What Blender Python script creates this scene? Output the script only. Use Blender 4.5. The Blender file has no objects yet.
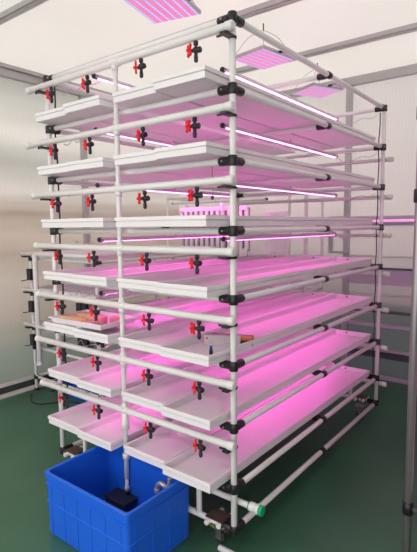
import bpy, bmesh, math, random
from mathutils import Vector, Matrix
random.seed(4)
scene = bpy.context.scene
COL = scene.collection
PI = math.pi

# ------------------------------------------------------------------ materials
def nodes(name):
    m = bpy.data.materials.new(name); m.use_nodes = True
    nt = m.node_tree
    return m, nt, nt.nodes['Principled BSDF']

def pmat(name, col, rough=0.5, metal=0.0, bump=0.0, scale=200.0, var=0.0, coat=0.0, spec=None, trans=0.0):
    m, nt, b = nodes(name)
    b.inputs['Base Color'].default_value = (*col, 1)
    b.inputs['Roughness'].default_value = rough
    b.inputs['Metallic'].default_value = metal
    b.inputs['Coat Weight'].default_value = coat
    if spec is not None: b.inputs['Specular IOR Level'].default_value = spec
    if trans: b.inputs['Transmission Weight'].default_value = trans
    tc = nt.nodes.new('ShaderNodeTexCoord')
    nz = nt.nodes.new('ShaderNodeTexNoise'); nz.inputs['Scale'].default_value = scale
    nt.links.new(tc.outputs['Object'], nz.inputs['Vector'])
    if var:
        mx = nt.nodes.new('ShaderNodeMix'); mx.data_type = 'RGBA'
        mx.inputs[6].default_value = (*[c * (1 - var) for c in col], 1)
        mx.inputs[7].default_value = (*[min(1, c * (1 + var)) for c in col], 1)
        nt.links.new(nz.outputs['Fac'], mx.inputs[0]); nt.links.new(mx.outputs[2], b.inputs['Base Color'])
    if bump:
        bp = nt.nodes.new('ShaderNodeBump'); bp.inputs['Strength'].default_value = bump; bp.inputs['Distance'].default_value = 0.001
        nt.links.new(nz.outputs['Fac'], bp.inputs['Height']); nt.links.new(bp.outputs['Normal'], b.inputs['Normal'])
    return m

def emat(name, col, strength):
    m, nt, b = nodes(name)
    b.inputs['Base Color'].default_value = (*col, 1)
    b.inputs['Emission Color'].default_value = (*col, 1)
    b.inputs['Emission Strength'].default_value = strength
    return m

M = {}
M['tube'] = pmat('white_coated_tube', (0.78, 0.76, 0.76), 0.32, var=0.03, scale=30)
M['pvc'] = pmat('white_pvc', (0.76, 0.735, 0.73), 0.34, var=0.03, scale=25)
M['tray'] = pmat('white_tray_plastic', (0.82, 0.78, 0.805), 0.34, var=0.03, scale=12, bump=0.15)
M['black'] = pmat('black_joint_metal', (0.014, 0.012, 0.014), 0.38)
M['steel'] = pmat('bolt_steel', (0.45, 0.43, 0.45), 0.3, 0.9)
M['red'] = pmat('red_plastic', (0.85, 0.012, 0.02), 0.38)
M['bplastic'] = pmat('black_plastic', (0.016, 0.014, 0.022), 0.42)
M['rubber'] = pmat('rubber', (0.06, 0.035, 0.03), 0.6)
M['blue'] = pmat('blue_crate_plastic', (0.010, 0.12, 0.70), 0.4, var=0.08, scale=6)
M['green'] = pmat('green_ring_plastic', (0.01, 0.42, 0.17), 0.4)
M['alu'] = pmat('aluminium_profile', (0.47, 0.45, 0.46), 0.36, 0.55, var=0.05, scale=10)
M['darkalu'] = pmat('dark_profile', (0.10, 0.10, 0.12), 0.45, 0.3)
M['cable'] = pmat('black_cable', (0.012, 0.012, 0.014), 0.5)
M['pcable'] = pmat('grey_cable', (0.55, 0.42, 0.5), 0.5)
M['ycable'] = pmat('yellow_cable', (0.75, 0.7, 0.03), 0.5)
M['sponge'] = pmat('tan_sponge', (0.78, 0.46, 0.27), 0.9, var=0.2, scale=60, bump=0.6)
M['psponge'] = pmat('pink_sponge', (0.78, 0.30, 0.36), 0.9, var=0.15, scale=60, bump=0.6)
M['clear'] = pmat('frosted_box_plastic', (0.85, 0.78, 0.84), 0.35, var=0.02)
M['card'] = pmat('white_card', (0.58, 0.50, 0.53), 0.6)
M['label'] = pmat('printed_grey', (0.35, 0.28, 0.33), 0.6)
M['orange'] = pmat('orange_print', (0.55, 0.14, 0.03), 0.5)
M['redink'] = pmat('red_ink', (0.6, 0.01, 0.12), 0.5)
M['bcap'] = pmat('blue_cap', (0.02, 0.08, 0.6), 0.4)
M['brown'] = pmat('brown_steel', (0.13, 0.075, 0.06), 0.45, 0.4, var=0.3, scale=40)
M['kerb'] = pmat('pale_kerb', (0.62, 0.58, 0.54), 0.6, var=0.08, scale=9)
M['dark'] = pmat('dark_gutter', (0.035, 0.045, 0.045), 0.5)
M['housing'] = pmat('lamp_housing', (0.70, 0.68, 0.68), 0.4)
M['lav'] = pmat('lavender_panel_and_reflection', (0.52, 0.42, 0.55), 0.4)
M['pinkpanel'] = pmat('pale_pink_panel', (0.92, 0.80, 0.90), 0.5)
M['glow'] = emat('pink_led_glow', (1.0, 0.145, 0.68), 16)
M['rail_reflection'] = emat('rail_led_reflection', (1.0, 0.25, 0.75), 1.0)

def led_board():
    m, nt, b = nodes('led_board')
    tc = nt.nodes.new('ShaderNodeTexCoord')
    vo = nt.nodes.new('ShaderNodeTexVoronoi'); vo.inputs['Scale'].default_value = 46; vo.inputs['Randomness'].default_value = 0.0
    vo.voronoi_dimensions = '2D'
    nt.links.new(tc.outputs['Object'], vo.inputs['Vector'])
    r = nt.nodes.new('ShaderNodeValToRGB'); r.color_ramp.interpolation = 'LINEAR'
    r.color_ramp.elements[0].position = 0.30; r.color_ramp.elements[0].color = (1, 1, 1, 1)
    r.color_ramp.elements[1].position = 0.42; r.color_ramp.elements[1].color = (0, 0, 0, 1)
    nt.links.new(vo.outputs['Distance'], r.inputs[0])
    # which chips are blue: every third row on the diagonal
    sep = nt.nodes.new('ShaderNodeSeparateXYZ'); nt.links.new(vo.outputs['Position'], sep.inputs[0])
    def mth(op, a, bb):
        n = nt.nodes.new('ShaderNodeMath'); n.operation = op
        for i, v in enumerate((a, bb)):
            if isinstance(v, (int, float)): n.inputs[i].default_value = v
            else: nt.links.new(v, n.inputs[i])
        return n.outputs[0]
    rr = mth('FLOOR', mth('MULTIPLY', sep.outputs[0], 46), 0)
    md = mth('FLOORED_MODULO', rr, 2)
    isb = mth('LESS_THAN', md, 0.5)
    c1 = nt.nodes.new('ShaderNodeMix'); c1.data_type = 'RGBA'
    c1.inputs[6].default_value = (1.0, 0.20, 0.50, 1); c1.inputs[7].default_value = (0.28, 0.85, 1.5, 1)
    nt.links.new(isb, c1.inputs[0])
    c2 = nt.nodes.new('ShaderNodeMix'); c2.data_type = 'RGBA'
    c2.inputs[6].default_value = (0.80, 0.13, 0.36, 1)
    nt.links.new(r.outputs[0], c2.inputs[0]); nt.links.new(c1.outputs[2], c2.inputs[7])
    nt.links.new(c2.outputs[2], b.inputs['Emission Color'])
    b.inputs['Emission Strength'].default_value = 0.62
    b.inputs['Base Color'].default_value = (0.3, 0.2, 0.3, 1)
    return m
M['ledboard'] = led_board()

def translucent(name, col, trans, axis, freq, bump=0.5, rough=0.3, bands=None, tint=(1, 1, 1)):
    """twin-wall sheet: part reflecting, part letting daylight through; flutes run across `axis`"""
    m, nt, b = nodes(name)
    out = nt.nodes['Material Output']
    tc = nt.nodes.new('ShaderNodeTexCoord')
    wv = nt.nodes.new('ShaderNodeTexWave'); wv.wave_type = 'BANDS'; wv.bands_direction = axis
    wv.inputs['Scale'].default_value = freq; wv.inputs['Distortion'].default_value = 0.4; wv.inputs['Detail'].default_value = 1.5
    nt.links.new(tc.outputs['Object'], wv.inputs['Vector'])
    nz = nt.nodes.new('ShaderNodeTexNoise'); nz.inputs['Scale'].default_value = 1.3; nz.inputs['Detail'].default_value = 3
    nt.links.new(tc.outputs['Object'], nz.inputs['Vector'])
    mx = nt.nodes.new('ShaderNodeMix'); mx.data_type = 'RGBA'
    mx.inputs[6].default_value = (*[c * 0.94 for c in col], 1); mx.inputs[7].default_value = (*col, 1)
    nt.links.new(nz.outputs['Fac'], mx.inputs[0])
    fl = nt.nodes.new('ShaderNodeMix'); fl.data_type = 'RGBA'; fl.blend_type = 'MULTIPLY'; fl.inputs[0].default_value = 1
    rmp = nt.nodes.new('ShaderNodeValToRGB')
    rmp.color_ramp.elements[0].color = (0.87, 0.87, 0.87, 1); rmp.color_ramp.elements[1].color = (1, 1, 1, 1)
    nt.links.new(wv.outputs['Fac'], rmp.inputs[0])
    nt.links.new(mx.outputs[2], fl.inputs[6]); nt.links.new(rmp.outputs[0], fl.inputs[7])
    last = fl.outputs[2]
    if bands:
        # blurred reflections and see-through views painted as tint bands, one above another (world height, read from the mesh)
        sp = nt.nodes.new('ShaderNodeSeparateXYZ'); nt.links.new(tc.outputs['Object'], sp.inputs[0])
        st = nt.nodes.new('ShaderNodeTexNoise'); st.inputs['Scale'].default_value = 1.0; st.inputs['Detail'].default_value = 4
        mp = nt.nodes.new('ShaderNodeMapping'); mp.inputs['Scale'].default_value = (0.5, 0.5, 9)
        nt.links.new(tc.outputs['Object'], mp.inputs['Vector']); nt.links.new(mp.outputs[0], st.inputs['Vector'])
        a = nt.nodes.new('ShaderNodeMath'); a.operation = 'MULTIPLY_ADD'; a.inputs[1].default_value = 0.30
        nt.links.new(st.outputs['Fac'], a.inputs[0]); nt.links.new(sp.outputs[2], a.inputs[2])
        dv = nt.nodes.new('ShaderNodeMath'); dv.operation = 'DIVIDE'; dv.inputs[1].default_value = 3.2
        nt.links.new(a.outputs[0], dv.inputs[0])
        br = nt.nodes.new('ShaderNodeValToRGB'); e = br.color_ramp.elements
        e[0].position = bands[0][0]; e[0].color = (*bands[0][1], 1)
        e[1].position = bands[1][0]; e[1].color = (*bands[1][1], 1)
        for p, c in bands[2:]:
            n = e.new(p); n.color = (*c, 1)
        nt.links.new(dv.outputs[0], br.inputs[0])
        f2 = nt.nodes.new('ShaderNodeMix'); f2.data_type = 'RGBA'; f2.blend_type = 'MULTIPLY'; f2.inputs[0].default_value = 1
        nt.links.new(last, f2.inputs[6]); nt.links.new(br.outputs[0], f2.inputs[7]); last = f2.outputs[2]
    nt.links.new(last, b.inputs['Base Color'])
    b.inputs['Roughness'].default_value = rough
    bp = nt.nodes.new('ShaderNodeBump'); bp.inputs['Strength'].default_value = bump; bp.inputs['Distance'].default_value = 0.002
    nt.links.new(wv.outputs['Fac'], bp.inputs['Height']); nt.links.new(bp.outputs['Normal'], b.inputs['Normal'])
    tr = nt.nodes.new('ShaderNodeBsdfTranslucent'); nt.links.new(last, tr.inputs['Color'])
    ms = nt.nodes.new('ShaderNodeMixShader'); ms.inputs[0].default_value = trans
    nt.links.new(b.outputs[0], ms.inputs[1]); nt.links.new(tr.outputs[0], ms.inputs[2])
    nt.links.new(ms.outputs[0], out.inputs['Surface'])
    return m
M['ceil'] = translucent('ceiling_sheet', (0.89, 0.87, 0.845), 0.66, 'Y', 30, bump=0.1, rough=0.5)
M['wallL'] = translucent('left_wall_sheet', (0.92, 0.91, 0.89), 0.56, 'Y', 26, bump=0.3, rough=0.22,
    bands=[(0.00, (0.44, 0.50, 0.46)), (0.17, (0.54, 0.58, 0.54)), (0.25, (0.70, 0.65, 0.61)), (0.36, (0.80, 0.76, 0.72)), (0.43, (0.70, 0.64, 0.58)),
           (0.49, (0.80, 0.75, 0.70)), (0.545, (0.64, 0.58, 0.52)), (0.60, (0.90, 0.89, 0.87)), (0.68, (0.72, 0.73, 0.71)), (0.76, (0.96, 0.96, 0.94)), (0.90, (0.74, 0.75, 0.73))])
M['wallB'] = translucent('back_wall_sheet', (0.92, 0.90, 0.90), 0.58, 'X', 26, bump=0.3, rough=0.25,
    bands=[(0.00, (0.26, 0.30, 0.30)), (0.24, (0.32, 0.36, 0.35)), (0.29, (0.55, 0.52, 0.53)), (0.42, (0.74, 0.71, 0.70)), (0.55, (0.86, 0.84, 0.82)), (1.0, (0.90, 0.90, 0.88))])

def floor_mat():
    m, nt, b = nodes('green_epoxy_floor')
    tc = nt.nodes.new('ShaderNodeTexCoord')
    nz = nt.nodes.new('ShaderNodeTexNoise'); nz.inputs['Scale'].default_value = 2.2; nz.inputs['Detail'].default_value = 6
    nt.links.new(tc.outputs['Object'], nz.inputs['Vector'])
    r = nt.nodes.new('ShaderNodeValToRGB')
    r.color_ramp.elements[0].position = 0.3; r.color_ramp.elements[0].color = (0.034, 0.112, 0.064, 1)
    r.color_ramp.elements[1].position = 0.7; r.color_ramp.elements[1].color = (0.055, 0.155, 0.092, 1)
    nt.links.new(nz.outputs['Fac'], r.inputs[0]); nt.links.new(r.outputs[0], b.inputs['Base Color'])
    rr = nt.nodes.new('ShaderNodeMapRange'); rr.inputs[3].default_value = 0.22; rr.inputs[4].default_value = 0.42
    nt.links.new(nz.outputs['Fac'], rr.inputs[0]); nt.links.new(rr.outputs[0], b.inputs['Roughness'])
    n2 = nt.nodes.new('ShaderNodeTexNoise'); n2.inputs['Scale'].default_value = 14
    nt.links.new(tc.outputs['Object'], n2.inputs['Vector'])
    bp = nt.nodes.new('ShaderNodeBump'); bp.inputs['Strength'].default_value = 0.12; bp.inputs['Distance'].default_value = 0.01
    nt.links.new(n2.outputs['Fac'], bp.inputs['Height']); nt.links.new(bp.outputs['Normal'], b.inputs['Normal'])
    return m
M['floor'] = floor_mat()
M['pole'] = pmat('pole_steel', (0.33, 0.30, 0.31), 0.35, 0.7)

# ------------------------------------------------------------------ mesh helpers
class MB:
    def __init__(s): s.bm = bmesh.new()
    def box(s, x0, x1, y0, y1, z0, z1, bev=0.0):
        bm2 = bmesh.new()
        vs = [bm2.verts.new((x, y, z)) for z in (z0, z1) for x, y in ((x0, y0), (x1, y0), (x1, y1), (x0, y1))]
        for f in ((3, 2, 1, 0), (4, 5, 6, 7), (0, 1, 5, 4), (1, 2, 6, 5), (2, 3, 7, 6), (3, 0, 4, 7)):
            bm2.faces.new([vs[i] for i in f])
        if bev: bmesh.ops.bevel(bm2, geom=bm2.edges[:], offset=bev, segments=2, affect='EDGES', profile=0.5)
        s._merge(bm2); return s
    def _merge(s, bm2, mat=None):
        if mat is not None: bmesh.ops.transform(bm2, matrix=mat, verts=bm2.verts)
        me = bpy.data.meshes.new('tmp'); bm2.to_mesh(me); bm2.free(); s.bm.from_mesh(me); bpy.data.meshes.remove(me)
    def lathe(s, prof, p=(0, 0, 0), d=(0, 0, 1), seg=16):
        """prof: list of (radius, height) along direction d from p"""
        d = Vector(d).normalized(); q = Vector((0, 0, 1)).rotation_difference(d).to_matrix(); p = Vector(p)
        rings = []
        for r, h in prof:
            rings.append([s.bm.verts.new(p + q @ Vector((r * math.cos(2 * PI * k / seg), r * math.sin(2 * PI * k / seg), h))) for k in range(seg)])
        for a, b in zip(rings, rings[1:]):
            for k in range(seg):
                f = s.bm.faces.new((a[k], a[(k + 1) % seg], b[(k + 1) % seg], b[k])); f.smooth = True
        s.bm.faces.new(rings[0][::-1]); s.bm.faces.new(rings[-1])
        return s
    def tube(s, a, b, r, seg=16):
        a = Vector(a); b = Vector(b); L = (b - a).length; c = min(r * 0.15, L * 0.2)
        return s.lathe([(r - c, 0), (r, c), (r, L - c), (r - c, L)], a, b - a, seg)
    def path(s, pts, r, seg=8):
        pts = [Vector(p) for p in pts]
        # catmull-rom
        P = []
        for i in range(len(pts) - 1):
            p0 = pts[max(i - 1, 0)]; p1 = pts[i]; p2 = pts[i + 1]; p3 = pts[min(i + 2, len(pts) - 1)]
            for k in range(6):
                t = k / 6
                P.append(0.5 * ((2 * p1) + (-p0 + p2) * t + (2 * p0 - 5 * p1 + 4 * p2 - p3) * t * t + (-p0 + 3 * p1 - 3 * p2 + p3) * t ** 3))
        P.append(pts[-1])
        prev = None; n = None
        for i, p in enumerate(P):
            t = (P[min(i + 1, len(P) - 1)] - P[max(i - 1, 0)]).normalized()
            if n is None: n = t.orthogonal().normalized()
            n = (n - t * n.dot(t)).normalized(); b = t.cross(n)
            ring = [s.bm.verts.new(p + r * (math.cos(2 * PI * k / seg) * n + math.sin(2 * PI * k / seg) * b)) for k in range(seg)]
            if prev:
                for k in range(seg):
                    f = s.bm.faces.new((prev[k], prev[(k + 1) % seg], ring[(k + 1) % seg], ring[k])); f.smooth = True
            else: s.bm.faces.new(ring[::-1])
            prev = ring
        s.bm.faces.new(prev); return s
    def prism(s, pts, axis_o, u, v, n, th):
        """polygon pts (a,b) in plane (u,v) at origin, extruded th along n"""
        o = Vector(axis_o); u = Vector(u); v = Vector(v); n = Vector(n).normalized()
        A = [s.bm.verts.new(o + u * a + v * b) for a, b in pts]; B = [s.bm.verts.new(o + u * a + v * b + n * th) for a, b in pts]
        k = len(pts); s.bm.faces.new(A[::-1]); s.bm.faces.new(B)
        for i in range(k): s.bm.faces.new((A[i], A[(i + 1) % k], B[(i + 1) % k], B[i]))
        return s
    def build(s, name, mat, parent=None, origin=None):
        bmesh.ops.recalc_face_normals(s.bm, faces=s.bm.faces[:])
        if origin is not None: bmesh.ops.translate(s.bm, vec=-Vector(origin), verts=s.bm.verts)
        me = bpy.data.meshes.new(name); s.bm.to_mesh(me); s.bm.free()
        me.materials.append(M[mat])
        o = bpy.data.objects.new(name, me); COL.objects.link(o)
        if origin is not None: o.location = origin
        if parent: o.parent = parent
        return o

def thing(name, label, cat, loc=(0, 0, 0), group=None):
    o = bpy.data.objects.new(name, None); o.empty_display_size = 0.05; COL.objects.link(o); o.location = loc
    return tag(o, label, cat, group)
def tag(o, label, cat, group=None):
    o['label'] = label; o['category'] = cat
    if group: o['group'] = group
    return o
def struct(name, mb, mat):
    o = mb.build(name, mat); o['kind'] = 'structure'; return o
def copy_tree(o, parent=None):
    c = o.copy(); COL.objects.link(c)
    if parent: c.parent = parent
    for ch in list(o.children): copy_tree(ch, c)
    return c

# ------------------------------------------------------------------ dimensions
W, L = 1.27, 1.90
Z = [2.292, 2.020, 1.735, 1.447, 1.157, 0.869, 0.591, 0.312, 0.117]
MZ = [2.243, 1.940, 1.652, 1.362, 1.075, 0.800, 0.532]
R = 0.014
XL, YB, CEIL = -2.80, 2.86, 2.84

# ------------------------------------------------------------------ room
struct('floor', MB().box(XL - 0.15, 4.5, -5.0, YB + 0.1, -0.05, 0.0), 'floor')
struct('ceiling', MB().box(XL - 0.05, 4.5, -5.0, YB + 0.05, CEIL, CEIL + 0.02), 'ceil')
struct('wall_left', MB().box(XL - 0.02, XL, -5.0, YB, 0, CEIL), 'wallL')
M['grey'] = pmat('shade_wall_grey', (0.16, 0.15, 0.16), 0.6)
struct('shade_wall_right', MB().box(2.2, 2.25, -1.2, YB, 0, CEIL), 'grey')  # unseen wall, added to darken the right side
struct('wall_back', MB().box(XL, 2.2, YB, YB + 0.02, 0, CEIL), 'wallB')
# ceiling profiles running across
for i, y in enumerate((-0.88, 0.08, 1.02, 1.93)):
    m = MB().box(XL, 4.5, y, y + 0.055, CEIL - 0.035, CEIL - 0.0005, 0.004)
    m.box(XL, 4.5, y + 0.012, y + 0.043, CEIL - 0.045, CEIL - 0.034, 0.002)
    struct('trim_%d' % (i + 1), m, 'alu')
struct('trim_5', MB().box(XL + 0.0005, XL + 0.05, -5, YB, CEIL - 0.1, CEIL - 0.001, 0.004).box(XL + 0.03, XL + 0.075, -5, YB, CEIL - 0.035, CEIL - 0.002, 0.004), 'alu')
struct('trim_6', MB().box(XL, 2.2, YB - 0.05, YB - 0.0005, CEIL - 0.08, CEIL - 0.001, 0.004), 'alu')
# wall columns
struct('trim_7', MB().box(XL + 0.001, XL + 0.045, 1.38, 1.435, 0.0, CEIL - 0.1, 0.003), 'alu')
struct('trim_8', MB().box(-0.655, -0.60, YB - 0.045, YB - 0.001, 0.0, CEIL - 0.08, 0.003), 'alu')
# base of left wall: pale cap, dark gutter face and floor kerb
struct('baseboard_left', MB().box(XL + 0.0005, XL + 0.035, -5, YB, 0.0, 0.075, 0.002), 'dark')
struct('trim_9', MB().box(XL + 0.0005, XL + 0.045, -5, YB, 0.0755, 0.10, 0.003), 'kerb')
struct('trim_10', MB().box(XL + 0.036, XL + 0.11, -5, YB, 0.0, 0.018, 0.004), 'kerb')
# rails on back wall, with strips drawn for pink reflections of rack bars
k = 11
for z0, z1, d, mt in ((1.515, 1.545, 0.05, 'lav'), (1.455, 1.485, 0.03, 'lav'), (1.16, 1.175, 0.02, 'kerb'), (1.05, 1.065, 0.04, 'darkalu'),
                      (0.905, 1.048, 0.03, 'lav'), (0.80, 0.815, 0.02, 'kerb'), (0.635, 0.66, 0.035, 'darkalu'), (0.50, 0.53, 0.04, 'lav'),
                      (0.205, 0.265, 0.045, 'darkalu'), (0.268, 0.29, 0.045, 'lav'), (0.0, 0.03, 0.05, 'lav')):
    struct('trim_%d' % k, MB().box(-0.60, 2.2, YB - d, YB - 0.0005, z0, z1, 0.003), mt); k += 1  # some of these stand for pink reflections of rack bars
struct('baseboard_back', MB().box(XL + 0.12, -0.66, YB - 0.03, YB - 0.0005, 0, 0.08, 0.003), 'darkalu')
# framed opening on back wall
fr = MB().box(-0.80, -0.77, YB - 0.06, YB - 0.003, 1.19, 1.55, 0.003).box(-0.77, -0.60, YB - 0.06, YB - 0.046, 1.52, 1.55, 0.003).box(-0.77, -0.60, YB - 0.06, YB - 0.046, 1.19, 1.21, 0.003)
wf = struct('window_1', fr, 'alu')
# pink LED reflection on the rail, put in as a glowing strip
st = thing('pink_glow_strip', 'glowing strip for pink LED reflection along the back wall rail, right of the rack', 'light', (0.9, YB - 0.06, 1.50))
MB().box(-1.35, 1.6, -0.008, 0.008, -0.010, 0.012, 0.002).build('housing', 'housing', st)  # backing of the strip that stands for the LED reflection
MB().box(-1.35, 1.6, -0.012, -0.0085, -0.005, 0.007).build('reflection_face', 'rail_reflection', st)

# ------------------------------------------------------------------ the main rack
def joint(mb, x, y, z, sx, sy, up=True, down=True):
    """three-way pipe joint: sleeve round the post and sleeves over the bars"""
    mb.lathe([(0.0175, 0), (0.0195, 0.003), (0.0195, 0.041), (0.0175, 0.044)], (x, y, z - 0.022), (0, 0, 1), 18)
    if sx: mb.lathe([(0.0155, 0), (0.0185, 0.01), (0.0185, 0.052), (0.0165, 0.056)], (x + sx * 0.01, y, z), (sx, 0, 0), 18)
    if sy: mb.lathe([(0.0155, 0), (0.0185, 0.01), (0.0185, 0.052), (0.0165, 0.056)], (x, y + sy * 0.01, z), (0, sy, 0), 18)
    if sx: mb.box(x + sx * 0.012, x + sx * 0.062, y - 0.021, y + 0.021, z - 0.006, z + 0.006, 0.003)
    if sy: mb.box(x - 0.021, x + 0.021, y + 0.012 if sy > 0 else y - 0.062, y + 0.062 if sy > 0 else y - 0.012, z - 0.006, z + 0.006, 0.003)
    return mb
def bolt(x, y, z, d, parent):
    return MB().lathe([(0.0045, 0), (0.0045, 0.002), (0.003, 0.004)], (x, y, z), d, 6).build('bolt', 'steel', parent)

rack = thing('grow_rack', 'tall white tube grow rack on castors with seven shelves of trays', 'rack', (0, 0, 0))
for x, y in ((0, 0), (-W, 0), (0, L), (-W, L)):
    p = MB().tube((x, y, Z[8] - 0.02), (x, y, Z[0] + (0.024 if y == 0 else 0.01)), R, 20).build('post', 'tube', rack)
for li, z in enumerate(Z):
    for x in (0, -W):
        MB().tube((x, 0.02, z), (x, L - 0.02, z), R).build('side_bar', 'tube', rack)
    for y in (0, 0.93, L):
        if li == 8 and y == 0.93: continue
        MB().tube((-W + 0.02, y, z), (-0.02, y, z), R).build('cross_bar', 'tube', rack)
    for x, y, sx, sy in ((0, 0, -1, 1), (-W, 0, 1, 1), (0, L, -1, -1), (-W, L, 1, -1)):
        j = joint(MB(), x, y, z, sx, sy).build('pipe_joint', 'black', rack, (x, y, z))
        if y == 0:
            MB().lathe([(0.0045, 0), (0.0045, 0.002), (0.003, 0.004)], (sx * 0.042, -0.0212, 0), (0, -1, 0), 6).build('bolt', 'steel', j)
    for x, sx in ((0, -1), (-W, 1)):
        m = MB().lathe([(0.0155, 0), (0.0185, 0.004), (0.0185, 0.042), (0.0155, 0.046)], (x, 0.93 - 0.023, z), (0, 1, 0), 18)
        if li < 8: m.lathe([(0.0155, 0), (0.0185, 0.01), (0.0185, 0.05), (0.0165, 0.054)], (x + sx * 0.01, 0.93, z), (sx, 0, 0), 18)
        m.build('pipe_joint', 'black', rack)
# posts capped, struts at the foot
for x in (-0.20, -1.05):
    for y in (0, L):
        MB().tube((x, y, Z[8] + 0.01), (x, y, Z[7] - 0.01), 0.0135).build('foot_strut', 'tube', rack)
# castors
def castor(x, y):
    c = MB()
    c.box(x - 0.035, x + 0.035, y - 0.03, y + 0.03, 0.087, 0.093, 0.002)
    c.lathe([(0.016, 0), (0.018, 0.012)], (x, y, 0.074), (0, 0, 1))
    for s in (-1, 1): c.box(x - 0.016, x + 0.016, y + s * 0.017 - 0.0015, y + s * 0.017 + 0.0015, 0.022, 0.078, 0.001)
    c.box(x - 0.018, x + 0.018, y - 0.0185, y + 0.0185, 0.072, 0.077, 0.001)
    o = c.build('castor', 'steel', rack)
    MB().lathe([(0.022, 0), (0.0265, 0.003), (0.0265, 0.019), (0.022, 0.022)], (x, y - 0.011, 0.0275), (0, 1, 0), 24).build('wheel', 'rubber', o)
    MB().tube((x, y - 0.021, 0.0275), (x, y + 0.021, 0.0275), 0.005, 10).build('axle', 'steel', o)
for x, y in ((-0.10, 0.03), (-W + 0.10, 0.03), (-0.10, L - 0.06), (-W + 0.10, L - 0.06)): castor(x, y)
# foot connector clusters next to the castors
for x, y in ((-0.10, 0.0), (-W + 0.10, 0.0), (-0.12, L)):
    s = 1 if y == 0 else -1
    MB().box(x - 0.055, x - 0.008, y + s * 0.016, y + s * 0.016 + 0.045, 0.098, 0.128, 0.004).box(x + 0.008, x + 0.05, y + s * 0.016, y + s * 0.016 + 0.045, 0.098, 0.128, 0.004).box(x - 0.05, x + 0.045, y - 0.02, y + 0.06, 0.131, 0.138, 0.002).build('foot_clamp', 'brown', rack)
    MB().tube((x - 0.03, y - 0.04, 0.118), (x - 0.03, y - 0.04 + 0.13, 0.118), 0.012).tube((x + 0.03, y - 0.03, 0.118), (x + 0.03, y + 0.08, 0.118), 0.012).build('foot_stub', 'tube', rack)

# ------------------------------------------------------------------ irrigation pipework on the front
IY = -0.046
RX = -0.648
irr = thing('irrigation_pipework', 'white water pipes with red-handled valves clamped across the rack front', 'pipe', (RX, IY, 0.1))
io = Vector((RX, IY, 0.1))
MB().tube((0, 0, 0.06), (0, 0, MZ[0] - 0.1), 0.0125, 20).build('riser_pipe', 'pvc', irr)
MB().lathe([(0.0135, 0), (0.0215, 0.002), (0.0215, 0.04), (0.0175, 0.048), (0.0175, 0.085), (0.0135, 0.087)], (0, 0, 0.33), (0, 0, 1), 20).build('union_fitting', 'pvc', irr)
MB().lathe([(0.0135, 0), (0.019, 0.002), (0.019, 0.028), (0.0135, 0.03)], (0, 0, 0.17), (0, 0, 1), 20).build('reducer_fitting', 'pvc', irr)
MB().lathe([(0.012, 0), (0.012, 0.02), (0.009, 0.024), (0.009, 0.075)], (0, 0, -0.002), (0, 0, 1), 16).build('hose_adapter', 'pvc', irr)
VX = [-1.160, -0.855, -0.465, -0.158]
# master valve: body points down from the pipe
def valve_mesh():
    b = MB()
    b.lathe([(0.006, 0), (0.0075, 0.002), (0.0075, 0.012), (0.0045, 0.014), (0.0045, 0.02), (0.010, 0.022), (0.010, 0.034), (0.0055, 0.037), (0.0055, 0.047), (0.0065, 0.048), (0.0065, 0.062), (0.004, 0.066)], (0, 0, 0), (0, 0, -1), 12)
    b.lathe([(0.0095, 0), (0.0095, 0.012), (0.007, 0.014)], (0.004, 0, -0.028), (1, 0, 0), 12)
    b.lathe([(0.006, 0), (0.006, 0.008)], (-0.008, 0, -0.028), (-1, 0, 0), 10)
    body = b.build('valve', 'bplastic')
    h = MB()
    pts = []
    for a, r in ((90, 0.007), (62, 0.0225), (40, 0.0215), (15, 0.009), (-15, 0.009), (-40, 0.0215), (-62, 0.0225), (-90, 0.007), (-118, 0.0225), (-140, 0.0215), (-165, 0.009), (165, 0.009), (140, 0.0215), (118, 0.0225)):
        pts.append((r * math.cos(math.radians(a)) * 0.85, r * math.sin(math.radians(a))))
    h.prism(pts, (-0.017, -0.004, -0.028), (0.75, -0.66, 0), (0, 0, 1), (-0.66, -0.75, 0), 0.007)
    h.lathe([(0.006, 0), (0.005, 0.006)], (-0.0215, -0.009, -0.028), (-0.66, -0.75, 0), 12)
    hd = h.build('valve_handle', 'red'); hd.parent = body
    hd['label'] = 'red lever handle'
    return body
v0 = valve_mesh(); first = True
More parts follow.
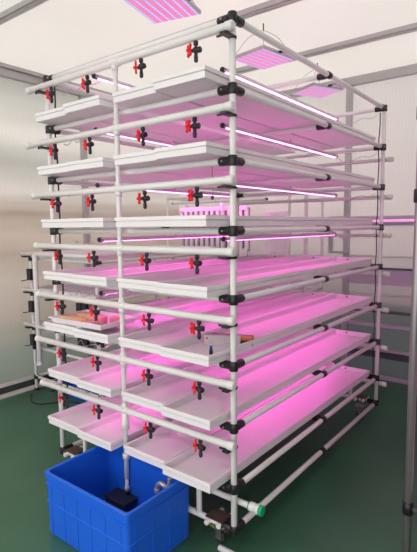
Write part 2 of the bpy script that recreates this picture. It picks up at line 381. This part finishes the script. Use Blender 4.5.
for i, mz in enumerate(MZ):
    x0, x1 = -1.385 - (0.03 if i in (1, 5) else 0) , 0.032
    pr = 0.0165
    MB().lathe([(pr - 0.004, 0), (pr, 0.004), (pr, x1 - x0 - 0.004), (pr - 0.004, x1 - x0)], (x0 - RX, 0, mz - 0.1), (1, 0, 0), 22).build('distribution_pipe', 'pvc', irr)
    for xe, d in ((x0, -1), (x1, 1)):
        MB().lathe([(0.0185, 0), (0.0195, 0.003), (0.0195, 0.030), (0.014, 0.036)], (xe - RX - d * 0.030, 0, mz - 0.1), (d, 0, 0), 22).build('end_cap', 'pvc', irr)
    t = MB().lathe([(0.0185, 0), (0.0195, 0.002), (0.0195, 0.058), (0.0185, 0.06)], (-0.03, 0, mz - 0.1), (1, 0, 0), 20)
    t.lathe([(0.0165, 0), (0.0165, 0.028)], (0, 0, mz - 0.1 - 0.036), (0, 0, 1), 20)
    if i: t.lathe([(0.0165, 0), (0.0165, 0.028)], (0, 0, mz - 0.1 + 0.008), (0, 0, 1), 20)
    t.build('tee_fitting', 'pvc', irr)
    # black clips holding the pipe to the posts
    for px in (0.0, -W):
        c = MB()
        c.lathe([(0.0150, 0), (0.018, 0.002), (0.018, 0.010), (0.0150, 0.012)], (px - RX, -IY, mz - 0.1 - 0.032), (0, 0, 1), 16)
        c.box(px - RX - 0.016, px - RX + 0.016, -0.022, 0.035, mz - 0.1 - 0.030, mz - 0.1 - 0.0195, 0.002)
        c.box(px - RX - 0.045, px - RX - 0.01, -0.004, 0.006, mz - 0.1 - 0.029, mz - 0.1 - 0.021, 0.002)
        c.build('pipe_clip', 'black', irr)
    for vx in VX:
        v = v0 if first else v0.copy()
        v.scale = (1.35, 1.35, 1.28)
        if not first:
            COL.objects.link(v); h = v0.children[0].copy(); COL.objects.link(h); h.parent = v
        first = False
        v.parent = irr
        v.location = (vx - RX + random.uniform(-0.008, 0.008), 0, mz - 0.1 - 0.017)
        v.rotation_euler = (0, 0, random.uniform(-0.35, 0.35))

# ------------------------------------------------------------------ grow trays
def make_tray(w, ln):
    """shallow white tray, origin at the front left bottom corner"""
    h, t, fl = 0.046, 0.006, 0.011
    m = MB(); bm = m.bm
    def ring(x0, x1, y0, y1, z): return [bm.verts.new(c) for c in ((x0, y0, z), (x1, y0, z), (x1, y1, z), (x0, y1, z))]
    prof = [(0.006, 0.0), (0.004, 0.002), (0.004, 0.024), (0.008, 0.0255), (0.008, 0.028), (0.0, 0.0295), (0.0, h - 0.002), (0.002, h), (0.009, h), (0.011, h - 0.002), (0.012, fl + 0.006), (0.018, fl)]
    rs = [ring(a, w - a, a, ln - a, z) for a, z in prof]
    for a, b in zip(rs, rs[1:]):
        for k in range(4):
            bm.faces.new((a[k], a[(k + 1) % 4], b[(k + 1) % 4], b[k]))
    bm.faces.new(rs[0][::-1]); bm.faces.new(rs[-1])
    # two shallow ribs along the bed
    o = m.build('tray_tmp', 'tray'); me = o.data; bpy.data.objects.remove(o); return me
TX = [(-1.240, -0.957), (-0.952, -0.670), (-0.606, -0.322), (-0.316, -0.030)]
ORD = ['topmost', 'second', 'third', 'fourth', 'fifth', 'sixth', 'lowest']
PLACE = ['leftmost', 'left of the riser', 'right of the riser', 'rightmost']
tmesh = make_tray(0.283, 1.97)
for i in range(7):
    for j, (x0, x1) in enumerate(TX):
        dy = [-0.105, -0.125, -0.108, -0.135][j] + random.uniform(-0.008, 0.008)
        t = thing('grow_tray', 'shallow white grow tray on the %s shelf, %s' % (ORD[i] if i in (0, 6) else ORD[i] + ' (from top)', PLACE[j]), 'tray',
                  (x0, dy, Z[i + 1] + 0.0200), 'long white trays on the rack shelves')
        t['label'] = ('shallow white grow tray on the topmost shelf, %s' if i == 0 else 'shallow white grow tray on the lowest shelf, %s' if i == 6 else 'shallow white grow tray on the ' + ORD[i] + ' shelf from the top, %s') % PLACE[j]
        b = bpy.data.objects.new('tray_body', tmesh); COL.objects.link(b); b.parent = t
        MB().lathe([(0.006, 0), (0.006, 0.0012)], (0.10, 1.9575, 0.032), (0, -1, 0), 12).build('drain_hole', 'black', t)

# ------------------------------------------------------------------ led tubes
def make_led(ln):
    t = bpy.data.objects.new('led_tube', None); COL.objects.link(t)
    m = MB().box(-0.013, 0.013, 0, ln, 0.004, 0.016, 0.003)
    for sx in (-1, 1): m.box(min(sx * 0.009, sx * 0.013), max(sx * 0.009, sx * 0.013), 0.0, ln, -0.0035, 0.0045, 0.001)
    m.build('housing', 'housing', t)
    MB().box(-0.0085, 0.0085, 0.02, ln - 0.02, -0.005, 0.0038, 0.003).build('glowing_strip', 'glow', t)
    for y, d in ((0.019, -1), (ln - 0.019, 1)): MB().lathe([(0.0135, 0), (0.0135, 0.022), (0.010, 0.027)], (0, y, 0.005), (0, d, 0), 14).build('end_cap', 'bplastic', t)
    MB().path([(0, ln * 0.5, 0.014), (0.004, ln * 0.5, 0.021), (0, ln * 0.5, 0.03)], 0.002, 6).build('hanger', 'bplastic', t)
    return t
def copy_led(side):
    return copy_tree(LT[side])
LT = {'left': make_led(1.22), 'right': make_led(1.44)}; used = set()
for i in range(7):
    for x, side in ((-0.885, 'left'), (-0.312, 'right')):
        o = copy_led(side) if side in used else LT[side]; used.add(side)
        o.location = (x, 0.02 if side == 'left' else 0.36, Z[i] - 0.052)
        above = ['under the open top frame', 'under the topmost tray shelf', 'under the second tray shelf', 'under the third tray shelf', 'under the fourth tray shelf', 'under the fifth tray shelf', 'under the sixth tray shelf'][i]
        tag(o, 'pink LED tube %s, %s one' % (above, side), 'light', 'pink LED tubes under the shelves')

# drain stubs at the rear of the rack
dr = thing('drain_pipework', 'pale drain pipes crossing the rear of the rack, stubs ending right', 'pipe', (0, L + 0.045, 0))
for z in (1.937, 1.666, 1.385, 1.100, 0.829, 0.537, 0.256):
    MB().tube((-W - 0.06, 0, z), (0.03, 0, z), 0.0135, 16).build('drain_pipe', 'pvc', dr)
    MB().lathe([(0.014, 0), (0.019, 0.002), (0.019, 0.042), (0.016, 0.045)], (0.015, 0, z), (1, 0, 0), 18).build('end_cap', 'pvc', dr)
    MB().lathe([(0.0145, 0), (0.0175, 0.002), (0.0175, 0.009)], (-0.005, 0, z), (1, 0, 0), 16).box(-0.008, 0.008, -0.032, -0.014, z - 0.004, z + 0.004, 0.001).build('pipe_clip', 'black', dr)

# outlet pipe with green-ringed cap at the near bottom corner
ot = thing('outlet_pipe', 'white drain pipe ending in green-ringed cap by the near rack corner', 'pipe', (0, 0.034, 0.236))
MB().tube((-0.58, 0, 0), (0.09, 0, 0), 0.0135, 18).build('pipe', 'pvc', ot)
MB().lathe([(0.0185, 0), (0.0205, 0.003), (0.0205, 0.022), (0.0185, 0.024), (0.0185, 0.03), (0.022, 0.032), (0.022, 0.05)], (0.062, 0, 0), (1, 0, 0), 20).build('coupling', 'pvc', ot)
MB().lathe([(0.0225, 0), (0.0225, 0.014), (0.018, 0.016)], (0.1125, 0, 0), (1, 0, 0), 20).build('ring', 'green', ot)
MB().lathe([(0.0195, 0), (0.0205, 0.001), (0.0205, 0.004)], (0.0575, 0, 0), (1, 0, 0), 20).build('ring', 'green', ot)
# return elbow emptying into the crate
el = thing('drain_elbow', 'grey pipe elbow emptying into the near blue crate', 'pipe', (-0.36, -0.09, 0.26))
MB().path([(0.06, 0, 0.045), (0.055, 0, 0.0), (0.03, 0, -0.012), (0.0, 0, -0.008), (-0.022, 0, -0.03), (-0.024, 0, -0.055)], 0.013, 14).build('elbow', 'alu', el)
MB().lathe([(0.0155, 0), (0.0165, 0.002), (0.0165, 0.02), (0.0155, 0.022)], (-0.024, 0, -0.06), (0, 0, 1), 16).build('collar', 'alu', el)

# ------------------------------------------------------------------ blue crate
def crate(x0, x1, y0, y1, h, label, taper=0.004, ribs=5, bands=True):
    cx, cy = (x0 + x1) / 2, (y0 + y1) / 2
    o = thing('plastic_crate', label, 'crate', (cx, cy, 0))
    hw, hd = (x1 - x0) / 2, (y1 - y0) / 2
    m = MB(); bm = m.bm
    def rr(a, z, c=0.018, n=4):
        out = []
        for sx, sy, st in ((1, 1, 0), (-1, 1, 90), (-1, -1, 180), (1, -1, 270)):
            px, py = sx * (hw - a - c), sy * (hd - a - c)
            for k in range(n + 1):
                an = math.radians(st + 90 * k / n); out.append(bm.verts.new((px + c * math.cos(an), py + c * math.sin(an), z)))
        return out
    # outer profile: base, mid band, rim skirt, rim, inner wall, floor
    b = 0.006; T = taper
    prof = [(b + T + 0.006, 0.0), (b + T, 0.008)]
    if bands:
        prof += [(b + T * 0.6, h * 0.50), (b - 0.001, h * 0.505), (b - 0.001, h * 0.535), (b + T * 0.5, h * 0.54), (b + T * 0.3, h * 0.80), (b - 0.003, h * 0.805), (b - 0.003, h * 0.835), (b + 0.003, h * 0.84), (b + 0.003, h * 0.91)]
    prof += [(0.0, h * 0.915), (0.0, h - 0.003), (0.003, h), (0.013, h), (0.016, h - 0.003), (b + T + 0.010, 0.03), (b + T + 0.018, 0.012)]
    rs = [rr(a, z) for a, z in prof]
    for A, B in zip(rs, rs[1:]):
        n = len(A)
        for k2 in range(n):
            f = bm.faces.new((A[k2], A[(k2 + 1) % n], B[(k2 + 1) % n], B[k2]))
    bm.faces.new(rs[0][::-1]); bm.faces.new(rs[-1])
    m.build('tub', 'blue', o)
    if ribs:
        # upright ribs, between bands
        for zz0, zz1, a in ((0.012, h * 0.50, b + T * 0.6), (h * 0.54, h * 0.80, b + T * 0.2)):
            for k3 in range(ribs + 1):
                xx = -hw + 0.05 + (2 * hw - 0.10) * k3 / ribs
                MB().box(xx - 0.0025, xx + 0.0025, -hd + a - 0.002, -hd + a + 0.012, zz0, zz1, 0.001).build('rib', 'blue', o)
            for k3 in range(4):
                yy = -hd + 0.05 + (2 * hd - 0.10) * k3 / 3
                MB().box(hw - a - 0.012, hw - a + 0.002, yy - 0.0025, yy + 0.0025, zz0, zz1, 0.001).build('rib', 'blue', o)
    return o
crate(-0.812, -0.228, -0.425, -0.0155, 0.315, 'deep blue plastic crate on the floor under the rack front')
pump = thing('submersible_pump', 'black box-shaped pump lying in the blue crate at riser foot', 'pump', (-0.655, -0.10, 0.0125))
MB().box(-0.08, 0.07, -0.025, 0.065, 0.003, 0.055, 0.006).build('body', 'bplastic', pump)
MB().box(-0.085, 0.075, -0.03, 0.07, 0.055, 0.066, 0.004).build('lid', 'bplastic', pump)
MB().lathe([(0.014, 0), (0.014, 0.012), (0.011, 0.0195)], (0.007, 0.054, 0.066), (0, 0, 1), 14).build('outlet', 'bplastic', pump)
for sx in (-0.06, 0.05):
    for sy in (-0.01, 0.045): MB().lathe([(0.008, 0), (0.007, 0.004)], (sx, sy, 0.0), (0, 0, 1), 10).build('foot', 'rubber', pump)

# second low blue crate far left behind
crate(-2.50, -1.90, 0.76, 1.15, 0.10, 'low blue plastic tub on the floor behind the rack, near left wall', bands=False, ribs=0)

# ------------------------------------------------------------------ goods on trays
def tz(i): return Z[i + 1] + 0.0200
# plastic box of sponges on fifth shelf left
bx = thing('storage_box', 'shallow clear plastic box of sponge blocks on the fifth shelf, left', 'box', (-0.985, 0.04, tz(4) + 0.0468))
def open_box(w, d, h, t, fl=0.92):
    m = MB(); bm = m.bm
    def rg(sx, sy, z): return [bm.verts.new((a * sx / 2, b_ * sy / 2, z)) for a, b_ in ((-1, -1), (1, -1), (1, 1), (-1, 1))]
    rs = [rg(w * fl, d * fl, 0), rg(w * .985, d * .985, h - .006), rg(w + .01, d + .01, h - 0.006), rg(w + .01, d + .01, h), rg(w - 2 * t, d - 2 * t, h), rg(w * fl - 2 * t, d * fl - 2 * t, t)]
    for A, B in zip(rs, rs[1:]):
        for k in range(4): bm.faces.new((A[k], A[(k + 1) % 4], B[(k + 1) % 4], B[k]))
    bm.faces.new(rs[0][::-1]); bm.faces.new(rs[-1]); return m
open_box(0.42, 0.27, 0.032, 0.003).build('tub', 'clear', bx)
bx.rotation_euler = (0, 0, 0.05)
sb = thing
spots = [(-1.115, -0.03, 0.12, 0.055, 0.035, 0.10, 'sponge'), (-0.998, -0.045, 0.09, 0.05, 0.036, -0.2, 'sponge'), (-1.08, 0.07, 0.15, 0.06, 0.04, 0.2, 'sponge'),
         (-0.93, 0.03, 0.09, 0.06, 0.045, 0.35, 'psponge'), (-0.885, -0.045, 0.06, 0.05, 0.036, -0.2, 'psponge'), (-0.86, 0.10, 0.07, 0.06, 0.04, 0.6, 'psponge')]
slab = ['tan sponge block at the front left of the clear box', 'tan sponge block in the front middle of the clear box', 'tan sponge block at the back left of the clear box',
        'pink sponge block in the middle of the clear box', 'pink sponge block at the front right of the clear box', 'pink sponge block at the back right of the clear box']
for (x, y, w, d, h, rz, mt), lb in zip(spots, slab):
    z0 = tz(4) + 0.0468 + 0.0035
    o = MB().box(-w / 2, w / 2, -d / 2, d / 2, 0, h - 0.006, 0.008).build('sponge_block', mt); o.location = (x, y, z0); o.rotation_euler = (0, 0, rz)
    tag(o, lb, 'sponge', 'sponge blocks in the clear box')
# package on fifth shelf at the right front
zt = tz(4) + 0.0118
pk = thing('package', 'long white printed carton with dark window end on fifth shelf, right', 'box', (-0.152, 0.185, zt)); pk.rotation_euler = (0, 0, 0.42); pk.scale = (0.95, 1.0, 1.2)
MB().box(-0.125, 0.06, -0.028, 0.028, 0, 0.042, 0.0015).build('carton', 'card', pk)
MB().box(0.0605, 0.122, -0.026, 0.026, 0.001, 0.026, 0.002).build('window_end', 'bplastic', pk)
MB().box(0.0605, 0.120, -0.0275, 0.0255, 0.0262, 0.039, 0.002).build('window_band', 'orange', pk)
MB().box(-0.115, -0.105, -0.0288, -0.0281, 0.024, 0.034).build('logo', 'orange', pk)
MB().box(-0.10, -0.075, -0.0288, -0.0281, 0.008, 0.0095).build('print', 'label', pk)
MB().box(-0.10, -0.075, -0.0288, -0.0281, 0.014, 0.0155)\
    .build('print', 'label', pk)
MB().box(-0.02, 0.02, -0.0288, -0.0281, 0.010, 0.0112).box(-0.02, 0.02, -0.0288, -0.0281, 0.028, 0.0292).box(-0.02, -0.0188, -0.0288, -0.0281, 0.010, 0.029).box(0.0188, 0.02, -0.0288, -0.0281, 0.010, 0.029).build('print', 'label', pk)
MB().path([(-0.09, -0.01, 0.0435), (-0.07, 0.01, 0.0435), (-0.055, -0.012, 0.0435), (-0.035, 0.012, 0.0435), (-0.015, -0.01, 0.0435), (0.005, 0.008, 0.0435)], 0.0013, 5).build('ink_scribble', 'redink', pk)
bt = thing('small_bottle', 'tiny black bottle with blue cap standing before the white carton', 'bottle', (-0.122, 0.0, zt))
MB().lathe([(0.008, 0), (0.009, 0.002), (0.009, 0.012), (0.0065, 0.016), (0.0075, 0.018), (0.0075, 0.026)], (0, 0, 0), (0, 0, 1), 14).build('body', 'bplastic', bt)
MB().lathe([(0.006, 0), (0.0065, 0.002), (0.0065, 0.010), (0.005, 0.012)], (0, 0, 0.0262), (0, 0, 1), 14).build('cap', 'bcap', bt)

# ------------------------------------------------------------------ ceiling led panels
PAN = [(-0.63, 0.275, 'square pink and blue LED panel under ceiling, nearest of three'), (-0.635, 1.285, 'square pink and blue LED panel under ceiling, middle of three'),
       (-0.69, 2.26, 'square pink and blue LED panel under ceiling, farthest of three')]
p0 = thing('led_grow_light', '', 'light')
MB().box(-0.145, 0.145, -0.165, 0.165, 0.001, 0.022, 0.003).build('housing', 'alu', p0)
MB().box(-0.136, 0.136, -0.156, 0.156, -0.002, 0.0005).build('led_board', 'ledboard', p0)
MB().path([(-0.13, -0.15, 0.022), (-0.07, -0.08, 0.14), (0, 0, 0.195)], 0.0013, 6).path([(0.13, -0.15, 0.022), (0.07, -0.08, 0.14), (0, 0, 0.195)], 0.0013, 6).path([(-0.13, 0.15, 0.022), (-0.07, 0.08, 0.14), (0, 0, 0.195)], 0.0013, 6).path([(0.13, 0.15, 0.022), (0.07, 0.08, 0.14), (0, 0, 0.195)], 0.0013, 6).lathe([(0.004, 0), (0.004, 0.044)], (0, 0, 0.194), (0, 0, 1), 8).build('hanging_wires', 'cable', p0)
MB().box(0.145, 0.175, -0.01, 0.012, 0.006, 0.02, 0.002).path([(0.175, 0, 0.013), (0.19, 0.01, 0.02), (0.2, 0.03, 0.016)], 0.003, 6).build('plug', 'bplastic', p0)
for k2, (x, y, lb) in enumerate(PAN):
    o = p0 if k2 == 0 else copy_tree(p0)
    o.location = (x, y, 2.60); o.rotation_euler = (0, 0, (0.24, -0.17, -0.42)[k2]); tag(o, lb, 'light', 'LED panels under the ceiling')

# ------------------------------------------------------------------ cables
def cable(name, pts, r, mat, label, group=None):
    return tag(MB().path(pts, r, 7).build(name, mat, None, pts[0]), label, 'cable', group)
pts = []
zz = Z[0] - 0.03
k2 = 0
while zz > 0.2:
    pts.append((-0.023 + 0.003 * math.sin(k2 * 1.9), L - 0.026 + 0.003 * math.cos(k2), zz)); zz -= 0.09; k2 += 1
cable('power_cable', pts, 0.004, 'cable', 'black power cable running down the far right rack post')
pts = []; zz = Z[0] - 0.03; k2 = 0
while zz > 0.2:
    pts.append((-W + 0.028 + 0.003 * math.sin(k2 * 1.7), 0.026 + 0.003 * math.cos(k2), zz)); zz -= 0.09; k2 += 1
cable('power_cable', pts, 0.005, 'cable', 'black power cable running down the left rack post')
LW = ['top frame', 'topmost tray shelf', 'second tray shelf', 'third tray shelf', 'fourth tray shelf', 'fifth tray shelf', 'sixth tray shelf']
for i in range(7):
    z = Z[i] - 0.04
    cable('lamp_wire', [(-0.312, 1.845, z - 0.015), (-0.28, 1.86, z - 0.045), (-0.22, 1.87, z - 0.04), (-0.15, 1.87, z - 0.015), (-0.08, 1.865, z - 0.025), (-0.035, 1.862, z + 0.0)], 0.0025, 'pcable',
          'thin pale wire looping under the %s, right far corner' % LW[i], 'lamp wires at the rear right')
    cable('lamp_wire', [(-0.885, 0.072, z - 0.015), (-0.92, 0.05, z - 0.035), (-1.0, 0.05, z - 0.025), (-1.08, 0.045, z - 0.045), (-1.13, 0.06, z - 0.02), (-1.16, 0.045, z - 0.05), (-1.20, 0.045, z - 0.04)], 0.0025, 'pcable',
          'thin pale lamp wire looping under the %s, left front corner' % LW[i], 'lamp wires at the front left')
# dangling wires with black plug tips
for i, (x, y, ln, lb) in enumerate(((-0.20, 0.12, 0.13, 'wire with black tip dangling under second tray shelf, near right post'), (-0.12, 0.15, 0.06, 'wire with black tip dangling under fourth tray shelf, near right post'),
                                     (0.0, 0, 0, ''))):
    if not lb: continue
    z = (Z[2] if i == 0 else Z[4])
    o = thing('dangling_wire', lb, 'cable', (x, y, z))
    MB().path([(0, 0, 0.0135), (0.004, 0, -ln * 0.5), (0.002, 0, -ln)], 0.0018, 6).build('wire', 'pcable', o)
    MB().lathe([(0.005, 0), (0.0065, 0.003), (0.0065, 0.015), (0.004, 0.018)], (0.002, 0, -ln - 0.016), (0, 0, 1), 10).build('plug', 'bplastic', o)
cable('floor_cable', [(-2.60, 0.60, 0.006), (-2.42, 0.50, 0.005), (-2.30, 0.52, 0.005), (-2.20, 0.66, 0.005), (-2.05, 0.72, 0.005)], 0.005, 'cable', 'black cable curling on the green floor by the left wall')
cable('floor_cable', [(-0.215, 0.10, 0.004), (-0.15, 0.085, 0.004), (-0.14, 0.10, 0.004), (-0.06, 0.12, 0.004)], 0.004, 'ycable', 'short yellow cable on the floor beside the near castor')
tag(MB().tube((-0.07, -0.02, 0.014), (0.6, -0.02, 0.014), 0.0135, 18).build('floor_pipe', 'pvc'), 'white pipe lying on the floor at the near rack corner', 'pipe')

# ------------------------------------------------------------------ neighbouring rack by the left wall
r2 = thing('side_rack', 'smaller white tube rack with black boxes, by the left wall', 'rack', (-2.665, 0.70, 0))
W2, L2 = 0.90, 1.58
z2 = [1.195, 0.885, 0.575, 0.40, 0.125]
for x, y in ((0, 0), (W2, 0), (0, L2), (W2, L2)):
    MB().tube((x, y, 0.02), (x, y, 1.235), R, 14).build('post', 'tube', r2)
    MB().lathe([(0.022, 0), (0.02, 0.02)], (x, y, 0.0), (0, 0, 1), 12).build('foot', 'black', r2)
for z in z2:
    for x in (0, W2): MB().tube((x, 0, z), (x, L2, z), 0.012, 12).build('side_bar', 'tube', r2)
    for y in (0, L2): MB().tube((0, y, z), (W2, y, z), 0.012, 12).build('cross_bar', 'tube', r2)
    for x, y in ((0, 0), (W2, 0), (W2, L2)):
        MB().lathe([(0.018, 0), (0.018, 0.04)], (x, y, z - 0.02), (0, 0, 1), 12).box(x - 0.01, x + 0.045, y - 0.019, y + 0.019, z - 0.0125, z + 0.0125, 0.004).build('pipe_joint', 'black', r2)
for z in (1.24, 0.925, 0.61):
    MB().tube((-0.075, -0.045, z), (W2 + 0.05, -0.045, z), 0.0155, 16).build('distribution_pipe', 'pvc', r2)
    MB().box(-0.03, 0.03, -0.07, -0.005, z - 0.03, z - 0.018, 0.002).build('pipe_clip', 'black', r2)
for z in (1.06, 0.775, 0.475):
    c = MB().box(0.006, 0.062, -0.05, -0.015, z - 0.05, z + 0.05, 0.004).build('control_box', 'bplastic', r2)
    MB().path([(0.03, -0.05, z - 0.045), (-0.02, -0.07, z - 0.055), (-0.06, -0.06, z - 0.06)], 0.004, 6).build('lead', 'cable', c)
MB().tube((0.14, -0.045, 0.28), (0.14, -0.045, 1.24), 0.0215, 18).build('riser_pipe', 'pvc', r2)
MB().lathe([(0.0225, 0), (0.028, 0.002), (0.028, 0.03)], (0.14, -0.045, 0.26), (0, 0, 1), 16).build('end_cap', 'pvc', r2)
for z in (0.83, 0.545):
    for x in (0.665, 0.735): MB().box(x, x + 0.055, -0.03, 0.0, z - 0.035, z + 0.035, 0.003).build('control_box', 'bplastic', r2)
MB().path([(0.03, -0.02, 0.15), (0.15, -0.05, 0.16), (0.3, -0.03, 0.145), (0.45, -0.06, 0.155), (0.6, -0.03, 0.15), (0.8, -0.05, 0.16)], 0.006, 8).build('hose', 'pvc', r2)
W2T = ['top', 'middle', 'lower']
wt2 = {}
for i, z in enumerate(z2[:3]):
    for j in range(3):
        o = bpy.data.objects.new('grow_tray', tmesh); COL.objects.link(o)
        o.location = (-2.645 + 0.29 * j, 0.68, z + 0.0132); o.scale = (1, 0.82, 1)
        tag(o, 'white grow tray on the %s shelf of left wall rack, %s' % (W2T[i], ['next to the wall', 'middle one', 'nearest the big rack'][j]), 'tray', 'trays on the rack by the left wall')

# ------------------------------------------------------------------ things at the back wall
r3 = thing('back_rack', 'white tube rack standing against the back wall behind the trays', 'rack', (-2.58, 2.40, 0))
for x in (0, 0.77, 1.56, 1.74):
    for y in (0, 0.34):
        MB().tube((x, y, 0), (x, y, 1.80), 0.0135, 12).build('post', 'tube', r3)
for z in (1.78, 1.48, 1.16, 0.84, 0.5, 0.15):
    for y in (0, 0.34): MB().tube((0, y, z), (1.74, y, z), 0.012, 12).build('cross_bar', 'tube', r3)
    for x in (0, 0.77, 1.56, 1.74): MB().tube((x, 0, z), (x, 0.34, z), 0.012, 12).build('side_bar', 'tube', r3)
sp = MB(); 
sp.box(0, 0.92, 0, 0.03, 0.455, 0.50, 0.003).box(0, 0.92, 0, 0.03, 0, 0.06, 0.003)
for k2 in range(13): sp.box(0.005 + k2 * 0.0735, 0.005 + k2 * 0.0735 + 0.042, 0.002, 0.028, 0.055, 0.46, 0.002)
o = sp.build('slotted_panel', 'clear'); o.location = (-2.45, 2.355, 1.1605 + 0.0125); tag(o, 'white slotted upright panel with dark gaps, behind the third shelf', 'panel')
o.location = (-2.45, 2.45, 1.1725)
bk = MB().box(0, 0.92, 0, 0.01, 0.03, 0.48).build('backing', 'label', o); bk.location = (0, 0.05, 0)
pp = MB().box(0, 0.25, 0, 0.02, 0, 0.75, 0.004).build('pink_panel', 'pinkpanel'); pp.location = (-1.325, 2.44, 1.0); pp.location = (-1.325, 2.45, 0.8525)
tag(pp, 'pale pink board with two swirl marks, behind the rack', 'panel')
for z in (0.34, 0.76 - 0.05):
    q = []
    for k2 in range(10):
        a = k2 * 0.75; r_ = 0.008 + 0.0028 * k2; q.append((0.10 + r_ * math.cos(a), -0.002, z + r_ * math.sin(a)))
    MB().path(q, 0.0022, 5).build('swirl_mark', 'pcable', pp)

for k2, (x, z) in enumerate(((-2.45, 1.715), (-2.45, 1.095))):
    o = copy_led('left'); o.rotation_euler = (0, 0.75, -PI / 2); o.location = (x, 2.345, z)
    tag(o, 'pink LED tube across the back rack, %s one' % ('upper', 'lower')[k2], 'light', 'pink LED tubes of the back rack')
# neighbouring rack, of which only one post shows at the right edge
rp = thing('neighbouring_rack', 'next grow rack, one steel post with black joint at right edge', 'rack', (0.634, 0.38, 0))
for x, y in ((0, 0), (1.2, 0), (0, 2.0), (1.2, 2.0)):
    MB().tube((x, y, 0.0), (x, y, 2.3), 0.0165, 20).build('post', 'pole', rp)
for z in (2.25, 1.9, 1.58, 1.26, 0.93, 0.6, 0.27):
    for x, y in ((0, 0), (1.2, 0), (0, 2.0), (1.2, 2.0)):
        if x == 0 and y == 0 and 0.3 < z < 1.3: continue
        MB().lathe([(0.019, 0), (0.0225, 0.003), (0.0225, 0.051), (0.019, 0.054)], (x, y, z - 0.027), (0, 0, 1), 20).build('pipe_joint', 'black', rp)
    for y in (0, 2.0) if not 0.3 < z < 1.3 else (2.0,): MB().tube((0.02, y, z), (1.18, y, z), 0.014, 12).build('cross_bar', 'darkalu', rp)
    if z < 2: 
        open_box(1.10, 2.02, 0.05, 0.006, 1.0).build('shelf_tray', 'tray', rp).location = (0.60, 1.0, z + 0.0145)
for z in (1.84, 0.87, 0.54):
    MB().box(0.592, 0.608, 0.3, 1.7, z, z + 0.01, 0.002).build('pink_glow_strip', 'glow', rp)

# ------------------------------------------------------------------ light
w = bpy.data.worlds.new('World'); scene.world = w; w.use_nodes = True
bg = w.node_tree.nodes['Background']; bg.inputs[0].default_value = (1.0, 0.985, 0.965, 1); bg.inputs[1].default_value = 1.75
def area(name, loc, rot, sx, sy, power, col=(1, 0.97, 0.94)):
    l = bpy.data.lights.new(name, 'AREA'); l.shape = 'RECTANGLE'; l.size = sx; l.size_y = sy; l.energy = power; l.color = col
    o = bpy.data.objects.new(name, l); COL.objects.link(o); o.location = loc; o.rotation_euler = rot; return o
area('fill_lamp', (-1.2, -2.6, 2.75), (0, 0, 0), 1.2, 0.3, 30)  # unseen fill lamp, added for overall brightness

# ------------------------------------------------------------------ camera
pi_, ya, ro, f = 0.1062, -0.6598, -0.0093, 471.8
C = Vector((0.9412 * 1.2, -1.3552 * 1.2, 1.47))
fw = Vector((math.sin(ya) * math.cos(pi_), math.cos(ya) * math.cos(pi_), -math.sin(pi_)))
rt = Vector((math.cos(ya), -math.sin(ya), 0)); up = rt.cross(fw)
r2_ = rt * math.cos(ro) + up * math.sin(ro); u2_ = up * math.cos(ro) - rt * math.sin(ro)
cam = bpy.data.cameras.new('camera'); co = bpy.data.objects.new('camera', cam); COL.objects.link(co)
mt = Matrix((r2_, u2_, -fw)).transposed().to_4x4(); mt.translation = C; co.matrix_world = mt
cam.sensor_fit = 'HORIZONTAL'; cam.sensor_width = 36; cam.lens = f * 36 / 417; cam.clip_start = 0.05
scene.camera = co
scene.view_settings.view_transform = 'Standard'; scene.view_settings.look = 'None'
scene.view_settings.exposure = 0.35; scene.view_settings.gamma = 1.0
scene.view_settings.use_curve_mapping = False
